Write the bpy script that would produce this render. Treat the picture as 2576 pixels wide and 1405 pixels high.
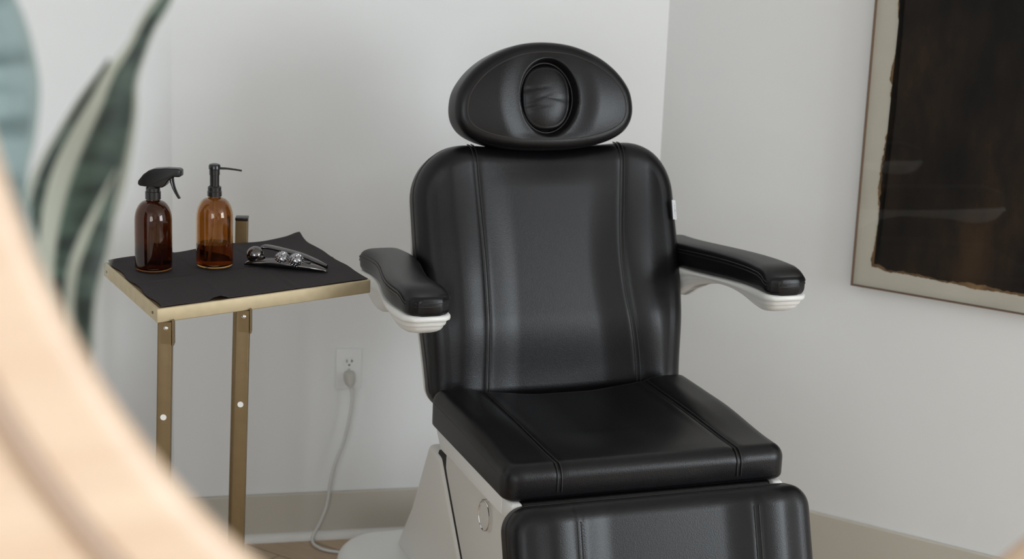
import bpy, bmesh, math, random
from mathutils import Vector, Matrix, noise
import numpy as np
PI = math.pi
sc = bpy.context.scene
COL = sc.collection
for o in list(bpy.data.objects):
    bpy.data.objects.remove(o)

# ------------------------------------------------------------------ camera
CAM_F, CAM_H, CAM_ROLL = 4400.0, 1050.0, 0.040
pitch = math.atan2(CAM_H, CAM_F)
fwd = Vector((0, math.cos(pitch), -math.sin(pitch)))
rgt = Vector((1, 0, 0))
upv = rgt.cross(fwd)
cr, sr = math.cos(CAM_ROLL), math.sin(CAM_ROLL)
R_ = cr * rgt + sr * upv
U_ = -sr * rgt + cr * upv
cam_d = bpy.data.cameras.new('camera')
cam = bpy.data.objects.new('camera', cam_d)
COL.objects.link(cam)
m = Matrix.Identity(4)
for i in range(3):
    m[i][0] = R_[i]; m[i][1] = U_[i]; m[i][2] = -fwd[i]
m.translation = Vector((0, 0, 1.8304))
cam.matrix_world = m
cam_d.sensor_fit = 'HORIZONTAL'
cam_d.sensor_width = 36.0
cam_d.lens = CAM_F / 2576.0 * 36.0
cam_d.clip_start = 0.05
cam_d.dof.use_dof = True
cam_d.dof.focus_distance = 3.65
cam_d.dof.aperture_fstop = 3.4
sc.camera = cam

# ------------------------------------------------------------------ world, exposure, window light
w = bpy.data.worlds.new('world'); sc.world = w
w.use_nodes = True
w.node_tree.nodes['Background'].inputs[0].default_value = (0.75, 0.86, 1.0, 1)
w.node_tree.nodes['Background'].inputs[1].default_value = 0.6
sc.view_settings.view_transform = 'Standard'
sc.view_settings.look = 'None'
sc.view_settings.gamma = 1.0
sc.view_settings.exposure = 0.0
sc.view_settings.use_curve_mapping = False

AR = math.radians(-33.0)                      # direction of the right wall, seen from above
CRN = Vector((0.394, 4.757, 0))               # far right corner of the room
dr = Vector((math.cos(AR), math.sin(AR), 0)); nr = Vector((math.sin(AR), -math.cos(AR), 0))      # nr points into the room
WIN_X = 4.4
WIN_Z = (0.75, 2.60)
WIN_B = [(-0.35, 0.65), (0.75, 1.75)]         # two panes along the window-side wall, in y
WIN_C = [(-1.70, -0.70), (-0.60, 0.40)]          # two panes in the rear wall behind the camera, in x
REAR = -2.2
def daylight(pos, inward, width, energy):
    ld = bpy.data.lights.new('daylight', 'AREA'); ld.shape = 'RECTANGLE'
    ld.size = width; ld.size_y = WIN_Z[1] - WIN_Z[0]; ld.energy = energy
    ld.color = (0.87, 0.945, 1.0)
    lo = bpy.data.objects.new('daylight', ld); COL.objects.link(lo)
    lo.location = pos
    lo.rotation_euler = inward.to_track_quat('-Z', 'Y').to_euler()
E_B, E_C = 86.0, 42.0
ZM = (WIN_Z[0] + WIN_Z[1]) / 2
for a, b in WIN_B: daylight(Vector((WIN_X + 0.16, (a + b) / 2, ZM)), Vector((-1, 0, 0)), b - a, E_B)
for a, b in WIN_C: daylight(Vector(((a + b) / 2, REAR - 0.16, ZM)), Vector((0, 1, 0)), b - a, E_C)

# ------------------------------------------------------------------ materials
def mat(name, col, rough=0.5, metal=0.0, spec=0.5, bump=None, var=None, **kw):
    """bump = (scale, strength, distance); var = (scale, amount) slight colour variation"""
    M = bpy.data.materials.new(name); M.use_nodes = True
    nt = M.node_tree; b = nt.nodes['Principled BSDF']
    b.inputs['Base Color'].default_value = (*col, 1)
    b.inputs['Roughness'].default_value = rough
    b.inputs['Metallic'].default_value = metal
    b.inputs['Specular IOR Level'].default_value = spec
    for k, v in kw.items():
        b.inputs[k.replace('_', ' ')].default_value = v
    if bump or var:
        tc = nt.nodes.new('ShaderNodeTexCoord')
    if var:
        n = nt.nodes.new('ShaderNodeTexNoise'); n.inputs['Scale'].default_value = var[0]
        n.inputs['Detail'].default_value = 5
        nt.links.new(tc.outputs['Object'], n.inputs['Vector'])
        r = nt.nodes.new('ShaderNodeMapRange')
        r.inputs['From Min'].default_value = 0.3; r.inputs['From Max'].default_value = 0.7
        r.inputs['To Min'].default_value = 1 - var[1]; r.inputs['To Max'].default_value = 1 + var[1]
        nt.links.new(n.outputs['Fac'], r.inputs['Value'])
        h = nt.nodes.new('ShaderNodeHueSaturation'); h.inputs['Color'].default_value = (*col, 1)
        nt.links.new(r.outputs['Result'], h.inputs['Value'])
        nt.links.new(h.outputs['Color'], b.inputs['Base Color'])
    if bump:
        n = nt.nodes.new('ShaderNodeTexNoise'); n.inputs['Scale'].default_value = bump[0]
        n.inputs['Detail'].default_value = 3
        nt.links.new(tc.outputs['Object'], n.inputs['Vector'])
        bp = nt.nodes.new('ShaderNodeBump'); bp.inputs['Strength'].default_value = bump[1]
        bp.inputs['Distance'].default_value = bump[2]
        nt.links.new(n.outputs['Fac'], bp.inputs['Height'])
        nt.links.new(bp.outputs['Normal'], b.inputs['Normal'])
    return M

def leather(name, col, rough):
    M = mat(name, col, rough, spec=0.34)
    nt = M.node_tree; b = nt.nodes['Principled BSDF']
    tc = nt.nodes.new('ShaderNodeTexCoord')
    v = nt.nodes.new('ShaderNodeTexVoronoi'); v.inputs['Scale'].default_value = 420
    nt.links.new(tc.outputs['Object'], v.inputs['Vector'])
    bp = nt.nodes.new('ShaderNodeBump'); bp.inputs['Strength'].default_value = 0.22
    bp.inputs['Distance'].default_value = 0.0006
    nt.links.new(v.outputs['Distance'], bp.inputs['Height'])
    nt.links.new(bp.outputs['Normal'], b.inputs['Normal'])
    return M

def clear_glass(name, rough=0.02):
    M = bpy.data.materials.new(name); M.use_nodes = True
    nt = M.node_tree; nt.nodes.remove(nt.nodes['Principled BSDF'])
    out = nt.nodes['Material Output']
    tr = nt.nodes.new('ShaderNodeBsdfTransparent'); gl = nt.nodes.new('ShaderNodeBsdfGlossy')
    gl.inputs['Roughness'].default_value = rough
    fr = nt.nodes.new('ShaderNodeFresnel'); fr.inputs['IOR'].default_value = 1.5
    mx = nt.nodes.new('ShaderNodeMixShader')
    ge = nt.nodes.new('ShaderNodeNewGeometry'); iv = nt.nodes.new('ShaderNodeMath'); iv.operation = 'SUBTRACT'
    iv.inputs[0].default_value = 1.0; nt.links.new(ge.outputs['Backfacing'], iv.inputs[1])
    ml = nt.nodes.new('ShaderNodeMath'); ml.operation = 'MULTIPLY'
    nt.links.new(fr.outputs[0], ml.inputs[0]); nt.links.new(iv.outputs[0], ml.inputs[1])
    nt.links.new(ml.outputs[0], mx.inputs[0]); nt.links.new(tr.outputs[0], mx.inputs[1])
    nt.links.new(gl.outputs[0], mx.inputs[2]); nt.links.new(mx.outputs[0], out.inputs[0])
    return M

def amber(name, col, rough=0.0):
    return mat(name, col, rough, spec=0.5, Transmission_Weight=1.0, IOR=1.48)

M_WALL = mat('wall_paint', (0.80, 0.795, 0.785), 0.85, spec=0.25, bump=(140, 0.04, 0.002))
M_DOOR = mat('added_door_paint', (0.022, 0.018, 0.015), 0.5, spec=0.3)
M_CEIL = mat('ceiling_paint', (0.82, 0.82, 0.81), 0.9)
M_BASE = mat('taupe_trim_paint', (0.55, 0.51, 0.44), 0.6, spec=0.3)
M_SHOE = mat('white_trim_paint', (0.74, 0.72, 0.69), 0.55)
M_LEATHER = leather('black_vinyl', (0.0042, 0.0037, 0.0045), 0.35)
M_PIPE = mat('black_piping', (0.010, 0.009, 0.009), 0.42)
M_STITCH = mat('black_thread', (0.035, 0.03, 0.026), 0.7)
M_WHITE = mat('white_plastic', (0.80, 0.79, 0.76), 0.38)
M_IVORY = mat('ivory_plastic', (0.72, 0.69, 0.64), 0.45)
M_DARK = mat('dark_gap', (0.012, 0.011, 0.01), 0.8)
M_CHROME = mat('chrome', (0.78, 0.78, 0.78), 0.12, metal=1.0)
M_GUN = mat('dark_chrome', (0.16, 0.15, 0.15), 0.12, metal=1.0)
M_STUD = mat('studded_chrome', (0.40, 0.40, 0.42), 0.15, metal=1.0)
M_GOLD = mat('champagne_gold', (0.50, 0.41, 0.26), 0.55, metal=0.5, var=(40, 0.06))
M_BRONZE = mat('antique_gold', (0.165, 0.11, 0.048), 0.45, metal=0.5, var=(40, 0.06))
M_CLOTH = mat('charcoal_paper', (0.046, 0.040, 0.041), 0.95, spec=0.15, bump=(900, 0.25, 0.001), var=(500, 0.18))
M_BLACKP = mat('black_plastic', (0.010, 0.009, 0.009), 0.24)
M_AMBER_D = amber('dark_amber_glass', (0.24, 0.10, 0.033))
M_AMBER = amber('amber_glass', (0.58, 0.33, 0.12))
M_LIQ = mat('dark_liquid', (0.30, 0.15, 0.06), 0.0, Transmission_Weight=1.0, IOR=1.33)
M_CORD = mat('grey_cord', (0.62, 0.61, 0.58), 0.5)
M_PLATE = mat('outlet_plastic', (0.79, 0.785, 0.775), 0.4)
M_SLOT = mat('outlet_slot', (0.02, 0.02, 0.02), 0.7)
M_LABEL = mat('label_fabric', (0.80, 0.80, 0.82), 0.7)
def label_print(M):
    nt = M.node_tree; b = nt.nodes['Principled BSDF']; tc = nt.nodes.new('ShaderNodeTexCoord')
    sx = nt.nodes.new('ShaderNodeSeparateXYZ'); nt.links.new(tc.outputs['Object'], sx.inputs[0])
    def mth(op, a, v):
        n = nt.nodes.new('ShaderNodeMath'); n.operation = op; nt.links.new(a, n.inputs[0])
        if isinstance(v, float): n.inputs[1].default_value = v
        else: nt.links.new(v, n.inputs[1])
        return n.outputs[0]
    nz = nt.nodes.new('ShaderNodeTexNoise'); nz.inputs['Scale'].default_value = 620; nt.links.new(tc.outputs['Object'], nz.inputs['Vector'])
    col_ = mth('LESS_THAN', mth('ABSOLUTE', mth('SUBTRACT', sx.outputs[0], 0.002), 0.0), 0.0035)
    row = mth('LESS_THAN', mth('ABSOLUTE', mth('ADD', sx.outputs[1], 0.002), 0.0), 0.019)
    k = mth('MULTIPLY', mth('MULTIPLY', mth('GREATER_THAN', nz.outputs['Fac'], 0.54), col_), row)
    mx = nt.nodes.new('ShaderNodeMix'); mx.data_type = 'RGBA'; nt.links.new(k, mx.inputs['Factor'])
    mx.inputs['A'].default_value = (0.80, 0.80, 0.82, 1); mx.inputs['B'].default_value = (0.15, 0.15, 0.17, 1)
    nt.links.new(mx.outputs['Result'], b.inputs['Base Color'])
label_print(M_LABEL)
M_PAPER = mat('aged_paper', (0.52, 0.49, 0.41), 0.8, var=(6, 0.05))
M_FRAME = mat('brown_frame', (0.15, 0.09, 0.055), 0.5)
M_PANE = clear_glass('picture_glass')
M_SOIL = mat('potting_soil', (0.05, 0.035, 0.025), 1.0, bump=(60, 1, 0.01))
M_POT = mat('white_ceramic', (0.7, 0.7, 0.68), 0.35)

def floor_mat():
    M = mat('wood_floor', (0.3, 0.22, 0.15), 0.45)
    nt = M.node_tree; b = nt.nodes['Principled BSDF']
    tc = nt.nodes.new('ShaderNodeTexCoord'); mp = nt.nodes.new('ShaderNodeMapping')
    mp.inputs['Rotation'].default_value = (0, 0, math.radians(35))
    nt.links.new(tc.outputs['Object'], mp.inputs['Vector'])
    br = nt.nodes.new('ShaderNodeTexBrick')
    br.inputs['Scale'].default_value = 1.0
    br.inputs['Brick Width'].default_value = 1.2; br.inputs['Row Height'].default_value = 0.13
    br.inputs['Mortar Size'].default_value = 0.0015
    br.inputs['Color1'].default_value = (0.62, 0.46, 0.31, 1)
    br.inputs['Color2'].default_value = (0.54, 0.39, 0.26, 1)
    br.inputs['Mortar'].default_value = (0.10, 0.07, 0.05, 1)
    nt.links.new(mp.outputs[0], br.inputs['Vector'])
    wv = nt.nodes.new('ShaderNodeTexNoise'); wv.inputs['Scale'].default_value = 6
    mp2 = nt.nodes.new('ShaderNodeMapping'); mp2.inputs['Scale'].default_value = (1, 14, 1)
    nt.links.new(mp.outputs[0], mp2.inputs['Vector']); nt.links.new(mp2.outputs[0], wv.inputs['Vector'])
    mx = nt.nodes.new('ShaderNodeMix'); mx.data_type = 'RGBA'; mx.blend_type = 'MULTIPLY'
    mx.inputs['Factor'].default_value = 0.35
    nt.links.new(br.outputs['Color'], mx.inputs['A']); nt.links.new(wv.outputs['Fac'], mx.inputs['B'])
    nt.links.new(mx.outputs['Result'], b.inputs['Base Color'])
    return M
M_FLOOR = floor_mat()

def wood_mat(name, c1, c2, scale, rough, stretch=(1, 1, 12)):
    M = mat(name, c1, rough)
    nt = M.node_tree; b = nt.nodes['Principled BSDF']
    tc = nt.nodes.new('ShaderNodeTexCoord'); mp = nt.nodes.new('ShaderNodeMapping')
    mp.inputs['Scale'].default_value = stretch
    n = nt.nodes.new('ShaderNodeTexNoise'); n.inputs['Scale'].default_value = scale; n.inputs['Detail'].default_value = 4
    cr_ = nt.nodes.new('ShaderNodeValToRGB')
    cr_.color_ramp.elements[0].position = 0.35; cr_.color_ramp.elements[0].color = (*c1, 1)
    cr_.color_ramp.elements[1].position = 0.65; cr_.color_ramp.elements[1].color = (*c2, 1)
    nt.links.new(tc.outputs['Object'], mp.inputs['Vector']); nt.links.new(mp.outputs[0], n.inputs['Vector'])
    nt.links.new(n.outputs['Fac'], cr_.inputs[0]); nt.links.new(cr_.outputs[0], b.inputs['Base Color'])
    return M
M_RING = wood_mat('pale_wood', (0.60, 0.42, 0.29), (0.68, 0.51, 0.37), 2.0, 0.45)
M_GROOVE = mat('brown_wood_inlay', (0.38, 0.26, 0.18), 0.5)
M_CONSOLE = wood_mat('console_wood', (0.38, 0.27, 0.18), (0.46, 0.33, 0.22), 2.5, 0.5, (12, 1, 1))

def paint_mat():
    M = mat('black_brown_paint', (0.01, 0.008, 0.006), 0.75, spec=0.25)
    nt = M.node_tree; b = nt.nodes['Principled BSDF']
    tc = nt.nodes.new('ShaderNodeTexCoord'); mp = nt.nodes.new('ShaderNodeMapping')
    mp.inputs['Scale'].default_value = (3.2, 3.2, 1.3)
    n = nt.nodes.new('ShaderNodeTexNoise'); n.inputs['Scale'].default_value = 1.6; n.inputs['Detail'].default_value = 7
    n.inputs['Roughness'].default_value = 0.62
    cr_ = nt.nodes.new('ShaderNodeValToRGB'); e = cr_.color_ramp.elements
    e[0].position = 0.36; e[0].color = (0.0035, 0.003, 0.0025, 1)
    e[1].position = 0.72; e[1].color = (0.05, 0.028, 0.013, 1)
    k = e.new(0.52); k.color = (0.013, 0.009, 0.006, 1)
    nt.links.new(tc.outputs['Object'], mp.inputs['Vector']); nt.links.new(mp.outputs[0], n.inputs['Vector'])
    nt.links.new(n.outputs['Fac'], cr_.inputs[0]); nt.links.new(cr_.outputs[0], b.inputs['Base Color'])
    return M
M_PAINT = paint_mat()
M_OCHRE = mat('ochre_paint', (0.17, 0.10, 0.045), 0.85, var=(25, 0.5))

def leaf_mat(name, dark, mid, edge):
    """u attribute runs -1..1 across the blade: pale margins, banded green middle"""
    M = mat(name, mid, 0.42)
    nt = M.node_tree; b = nt.nodes['Principled BSDF']
    at = nt.nodes.new('ShaderNodeAttribute'); at.attribute_name = 'across'
    tc = nt.nodes.new('ShaderNodeTexCoord'); mp = nt.nodes.new('ShaderNodeMapping')
    mp.inputs['Scale'].default_value = (14, 14, 60)
    n = nt.nodes.new('ShaderNodeTexNoise'); n.inputs['Scale'].default_value = 1.0; n.inputs['Detail'].default_value = 3
    nt.links.new(tc.outputs['Object'], mp.inputs['Vector']); nt.links.new(mp.outputs[0], n.inputs['Vector'])
    cr_ = nt.nodes.new('ShaderNodeValToRGB'); e = cr_.color_ramp.elements
    e[0].position = 0.42; e[0].color = (*dark, 1); e[1].position = 0.62; e[1].color = (*mid, 1)
    nt.links.new(n.outputs['Fac'], cr_.inputs[0])
    sh = nt.nodes.new('ShaderNodeMath'); sh.operation = 'SUBTRACT'; sh.inputs[1].default_value = 0.16
    nt.links.new(at.outputs['Fac'], sh.inputs[0])
    ab = nt.nodes.new('ShaderNodeMath'); ab.operation = 'ABSOLUTE'
    nt.links.new(sh.outputs[0], ab.inputs[0])
    mr = nt.nodes.new('ShaderNodeMapRange'); mr.inputs['From Min'].default_value = 0.58; mr.inputs['From Max'].default_value = 0.70
    nt.links.new(ab.outputs[0], mr.inputs['Value'])
    mx = nt.nodes.new('ShaderNodeMix'); mx.data_type = 'RGBA'
    nt.links.new(mr.outputs['Result'], mx.inputs['Factor'])
    nt.links.new(cr_.outputs[0], mx.inputs['A']); mx.inputs['B'].default_value = (*edge, 1)
    nt.links.new(mx.outputs['Result'], b.inputs['Base Color'])
    return M
M_LEAF = leaf_mat('snake_leaf', (0.010, 0.020, 0.013), (0.052, 0.082, 0.060), (0.38, 0.39, 0.32))
M_LEAF_SHEEN = leaf_mat('snake_leaf_sheen', (0.12, 0.175, 0.175), (0.25, 0.335, 0.335), (0.26, 0.33, 0.31))  # paler bluish copy of the leaf colours, with window sheen painted in

# ------------------------------------------------------------------ mesh helpers
class MB:
    def __init__(s): s.v = []; s.f = []; s.attr = None
    def add(s, v, f):
        o = len(s.v); s.v += [tuple(p) for p in v]; s.f += [tuple(i + o for i in q) for q in f]; return s
    def box(s, c, d, rot=None):
        hx, hy, hz = d[0] / 2, d[1] / 2, d[2] / 2
        v = [Vector((x, y, z)) for x in (-hx, hx) for y in (-hy, hy) for z in (-hz, hz)]
        if rot: v = [rot @ p for p in v]
        v = [p + Vector(c) for p in v]
        return s.add(v, [(0, 1, 3, 2), (4, 6, 7, 5), (0, 4, 5, 1), (2, 3, 7, 6), (0, 2, 6, 4), (1, 5, 7, 3)])
    def tube(s, pts, r, n=12, closed=False, cap=True):
        pts = [Vector(p) for p in pts]; N = len(pts); rs = r if isinstance(r, (list, tuple)) else [r] * N
        base = len(s.v); up = None
        for i, p in enumerate(pts):
            a = pts[(i - 1) % N] if closed or i > 0 else p; b_ = pts[(i + 1) % N] if closed or i < N - 1 else p
            t = (b_ - a).normalized()
            if up is None:
                up = t.orthogonal().normalized()
            up = (up - t * up.dot(t)).normalized(); sd = t.cross(up)
            for k in range(n):
                an = 2 * PI * k / n; s.v.append(tuple(p + (up * math.cos(an) + sd * math.sin(an)) * rs[i]))
        for i in range(N if closed else N - 1):
            j = (i + 1) % N
            for k in range(n):
                k2 = (k + 1) % n; s.f.append((base + i * n + k, base + i * n + k2, base + j * n + k2, base + j * n + k))
        if cap and not closed:
            s.f.append(tuple(base + k for k in range(n))[::-1]); s.f.append(tuple(base + (N - 1) * n + k for k in range(n)))
        return s
    def lathe(s, prof, c=(0, 0, 0), n=48, M=None):
        base = len(s.v); M = M or Matrix.Identity(3)
        for (r, z) in prof:
            for k in range(n):
                an = 2 * PI * k / n
                s.v.append(tuple(M @ Vector((r * math.cos(an), r * math.sin(an), z)) + Vector(c)))
        for i in range(len(prof) - 1):
            for k in range(n):
                k2 = (k + 1) % n; s.f.append((base + i * n + k, base + i * n + k2, base + (i + 1) * n + k2, base + (i + 1) * n + k))
        s.f.append(tuple(base + k for k in range(n))[::-1]); s.f.append(tuple(base + (len(prof) - 1) * n + k for k in range(n)))
        return s
    def prism(s, poly, a, b, M=None, o=(0, 0, 0)):
        """poly of (x, z) extruded along y from a to b, then M and offset"""
        M = M or Matrix.Identity(3); n = len(poly); o = Vector(o)
        v = [M @ Vector((x, a, z)) + o for x, z in poly] + [M @ Vector((x, b, z)) + o for x, z in poly]
        f = [tuple(range(n)), tuple(range(2 * n - 1, n - 1, -1))]
        for i in range(n):
            j = (i + 1) % n; f.append((i, i + n, j + n, j))
        return s.add(v, f)
    def loft(s, rings, cap=True):
        base = len(s.v); n = len(rings[0])
        for r in rings: s.v += [tuple(p) for p in r]
        for i in range(len(rings) - 1):
            for k in range(n):
                k2 = (k + 1) % n; s.f.append((base + i * n + k, base + i * n + k2, base + (i + 1) * n + k2, base + (i + 1) * n + k))
        if cap:
            s.f.append(tuple(base + k for k in range(n))[::-1]); s.f.append(tuple(base + (len(rings) - 1) * n + k for k in range(n)))
        return s
    def build(s, name, M, parent=None, smooth=True, bevel=0, seg=3, sharp=40, loc=None, rot=None, subsurf=0):
        me = bpy.data.meshes.new(name); me.from_pydata(s.v, [], s.f); me.update()
        bm = bmesh.new(); bm.from_mesh(me)
        bmesh.ops.recalc_face_normals(bm, faces=bm.faces)
        if bevel:
            ed = [e for e in bm.edges if len(e.link_faces) == 2 and e.calc_face_angle(0) > math.radians(30)]
            bmesh.ops.bevel(bm, geom=ed, offset=bevel, segments=seg, profile=0.5, affect='EDGES', clamp_overlap=True)
        for f in bm.faces: f.smooth = smooth
        bm.to_mesh(me); bm.free()
        me.materials.append(M)
        if smooth: me.set_sharp_from_angle(angle=math.radians(sharp))
        o = bpy.data.objects.new(name, me); COL.objects.link(o)
        if parent: o.parent = parent
        if loc: o.location = loc
        if rot: o.rotation_euler = rot
        return o

def tag(o, label=None, cat=None, group=None, kind=None):
    if label: o['label'] = label
    if cat: o['category'] = cat
    if group: o['group'] = group
    if kind: o['kind'] = kind
    return o
def empty(name, loc, rz, label, cat, group=None):
    o = bpy.data.objects.new(name, None); COL.objects.link(o)
    o.location = loc; o.rotation_euler = (0, 0, rz); o.empty_display_size = 0.1
    return tag(o, label, cat, group)
def sm(a, b, x):
    t = max(0.0, min(1.0, (x - a) / (b - a))); return t * t * (3 - 2 * t)
def spline(pts, n):
    """Catmull-Rom through points of any dimension"""
    P = [np.array(p, float) for p in pts]; P = [2 * P[0] - P[1]] + P + [2 * P[-1] - P[-2]]
    out = []; segs = len(P) - 3
    for i in range(n):
        t = i / (n - 1) * segs; k = min(int(t), segs - 1); t -= k
        a, b, c, d = P[k:k + 4]
        out.append(0.5 * ((2 * b) + (c - a) * t + (2 * a - 5 * b + 4 * c - d) * t * t + (3 * b - a - 3 * c + d) * t ** 3))
    return out
def closed_spline(pts, n):
    P = [np.array(p, float) for p in pts]; N = len(P); out = []
    for i in range(n):
        t = i / n * N; k = int(t) % N; t -= int(t)
        a, b, c, d = P[k - 1], P[k], P[(k + 1) % N], P[(k + 2) % N]
        out.append(0.5 * ((2 * b) + (c - a) * t + (2 * a - 5 * b + 4 * c - d) * t * t + (3 * b - a - 3 * c + d) * t ** 3))
    return out
def rrect(x0, x1, y0, y1, radii, n=10, den=0.02):
    """outline, counter-clockwise, radii = (bl, br, tr, tl), resampled evenly"""
    cs = [(x0, y0, radii[0], 180), (x1, y0, radii[1], 270), (x1, y1, radii[2], 0), (x0, y1, radii[3], 90)]
    pts = []
    for (x, y, r, a0) in cs:
        cx = x + (r if x == x0 else -r); cy = y + (r if y == y0 else -r)
        for i in range(n + 1):
            a = math.radians(a0 + 90 * i / n); pts.append((cx + r * math.cos(a), cy + r * math.sin(a)))
    return resample(pts, int(2 * (x1 - x0 + y1 - y0) / den))
def resample(pts, n):
    P = np.array(pts, float); Q = np.vstack([P, P[:1]]); d = np.r_[0, np.cumsum(np.linalg.norm(np.diff(Q, axis=0), axis=1))]
    t = np.linspace(0, d[-1], n, endpoint=False)
    return [(float(np.interp(a, d, Q[:, 0])), float(np.interp(a, d, Q[:, 1]))) for a in t]

def cushion(outline, c, T, R, Rb, height=None, inner=46, k=7):
    """closed pillow mesh in (x, y, d): front face at d = T + height(x, y), back at d = 0"""
    mb = MB(); N = len(outline); O = np.array(outline); c = np.array(c)
    hw = float(np.mean(np.linalg.norm(O - c, axis=1))); hmin = min(O[:, 0].ptp() if hasattr(O[:, 0], 'ptp') else np.ptp(O[:, 0]), np.ptp(O[:, 1])) / 2
    h = height or (lambda x, y: 0.0)
    # inset uses outline normals so that rounded edges keep one radius
    nx = np.roll(O, -1, 0) - np.roll(O, 1, 0); nrm = np.stack([nx[:, 1], -nx[:, 0]], 1); nrm /= np.linalg.norm(nrm, axis=1)[:, None]
    rings = []
    core = O - nrm * R
    for i in range(1, inner + 1):
        s_ = (i / inner); rings.append([(p[0], p[1], T + h(p[0], p[1])) for p in (c + (core - c) * s_)])
    for i in range(1, k + 1):
        a = PI / 2 * i / k
        P = core + nrm * R * math.sin(a)
        rings.append([(p[0], p[1], T - R + R * math.cos(a) + h(q[0], q[1])) for p, q in zip(P, core)])
    coreb = O - nrm * Rb
    for i in range(k + 1):
        a = PI / 2 * i / k
        P = coreb + nrm * Rb * math.cos(a)
        rings.append([(p[0], p[1], Rb - Rb * math.sin(a)) for p in P])
    mb.loft(rings, cap=False)
    mb.v.append((c[0], c[1], T + h(c[0], c[1]))); ci = len(mb.v) - 1
    for q in range(N): mb.f.append((ci, q, (q + 1) % N))
    mb.f.append(tuple((len(rings) - 1) * N + q for q in range(N)))
    return mb, rings

def xf(mb, f):
    mb.v = [tuple(f(Vector(p))) for p in mb.v]; return mb

# ------------------------------------------------------------------ the room
AB, AL = math.radians(13.95), math.radians(239.0)
db = Vector((math.cos(AB), math.sin(AB), 0)); nb = Vector((math.sin(AB), -math.cos(AB), 0))      # towards the room
dl = Vector((math.cos(AL), math.sin(AL), 0)); nl = Vector((-math.sin(AL), math.cos(AL), 0))
B1 = Vector((-0.714, 4.482, 0)); CL = Vector((-0.886, 4.439, 0))
CEIL = 2.8
r_end = CRN + dr * ((WIN_X - CRN.x) / dr.x)
l_end = CL + dl * 2.4
T_ = 0.12
def wall(name, a, b, n, M=M_WALL, z0=0.0, z1=CEIL, t=T_):
    """box wall whose inner face runs a->b and which grows away from n"""
    o = -n * t
    v = [a, b, b + o, a + o]
    mb = MB(); vs = [Vector((p.x, p.y, z0)) for p in v] + [Vector((p.x, p.y, z1)) for p in v]
    mb.add(vs, [(0, 1, 2, 3), (7, 6, 5, 4), (0, 4, 5, 1), (1, 5, 6, 2), (2, 6, 7, 3), (3, 7, 4, 0)])
    return mb
def struct(mb, name, M, **k):
    o = mb.build(name, M, smooth=False, **k); o['kind'] = 'structure'; return o
struct(wall('b', CL, CRN, nb), 'wall_back', M_WALL)
struct(wall('l', CL, l_end, nl), 'wall_left', M_WALL)
ll = Vector((l_end.x, REAR, 0)); rl = Vector((WIN_X, REAR, 0))
struct(wall('ls', l_end, ll, Vector((1, 0, 0))), 'wall_left_side', M_WALL)
# unseen dark door, added so the picture glass reflects something dark
dm = MB(); dm.box((l_end.x + 0.021, 1.72, 1.05), (0.040, 0.98, 2.08))
dd = struct(dm, 'added_door', M_DOOR, bevel=0.003)
for (za, zb_) in ((0.2, 0.9), (1.05, 1.95)):
    MB().box((l_end.x + 0.043, 1.72, (za + zb_) / 2), (0.008, 0.70, zb_ - za)).build('added_door_panel', M_DOOR, dd, smooth=False, bevel=0.003)
MB().tube([(l_end.x + 0.04, 1.30, 1.0), (l_end.x + 0.09, 1.30, 1.0), (l_end.x + 0.095, 1.32, 1.0), (l_end.x + 0.095, 1.42, 1.0)], 0.009, 10).build('added_door_handle', M_CHROME, dd)
cs = MB()
for (ya, yb, za, zb_) in ((1.13, 1.23, 0, 2.19), (2.21, 2.31, 0, 2.19), (1.23, 2.21, 2.09, 2.19)): cs.box((l_end.x + 0.012, (ya + yb) / 2, (za + zb_) / 2), (0.022, yb - ya, zb_ - za))
struct(cs, 'added_door_trim', M_DOOR)
def window_wall(name, wname, org, d, n, length, panes):
    """wall with one framed two-pane window; org + d*t runs along its inner face, n points into the room"""
    rot = Matrix((d, -n, Vector((0, 0, 1)))).transposed()
    def bx(mb, t0, t1, o0, o1, z0, z1): mb.box(org + d * ((t0 + t1) / 2) - n * ((o0 + o1) / 2) + Vector((0, 0, (z0 + z1) / 2)), (t1 - t0, o1 - o0, z1 - z0), rot)
    a, b = panes[0][0] - 0.05, panes[1][1] + 0.05; za, zb_ = WIN_Z[0] - 0.05, WIN_Z[1] + 0.05
    mb = MB()
    for q in ((0, a, 0, CEIL), (b, length, 0, CEIL), (a, b, 0, za), (a, b, zb_, CEIL)): bx(mb, q[0], q[1], 0, T_, q[2], q[3])
    struct(mb, name, M_WALL)
    fr = MB()
    for q in ((a, a + 0.05), (panes[0][1], panes[1][0]), (b - 0.05, b)): bx(fr, q[0], q[1], 0.01, 0.09, za, zb_)
    for z in ((za, za + 0.05), (zb_ - 0.05, zb_)): bx(fr, a, b, 0.01, 0.09, *z)
    wf = struct(fr, wname, M_WHITE)
    for p, q in panes:
        g = MB(); bx(g, p, q, 0.05, 0.056, WIN_Z[0], WIN_Z[1]); g.build('pane', M_WINGLASS, wf, smooth=False)
M_WINGLASS = clear_glass('window_glass')
struct(wall('r', CRN, r_end, nr), 'wall_right', M_WALL)
window_wall('wall_window_side', 'window_1', Vector((WIN_X, REAR, 0)), Vector((0, 1, 0)), Vector((-1, 0, 0)), r_end.y - REAR, [(p - REAR, q - REAR) for p, q in WIN_B])
window_wall('wall_rear', 'window_2', ll, Vector((1, 0, 0)), Vector((0, 1, 0)), rl.x - ll.x, [(p - ll.x, q - ll.x) for p, q in WIN_C])
poly = [CL - db * 0.0, CRN, r_end, rl, ll, l_end]
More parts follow.
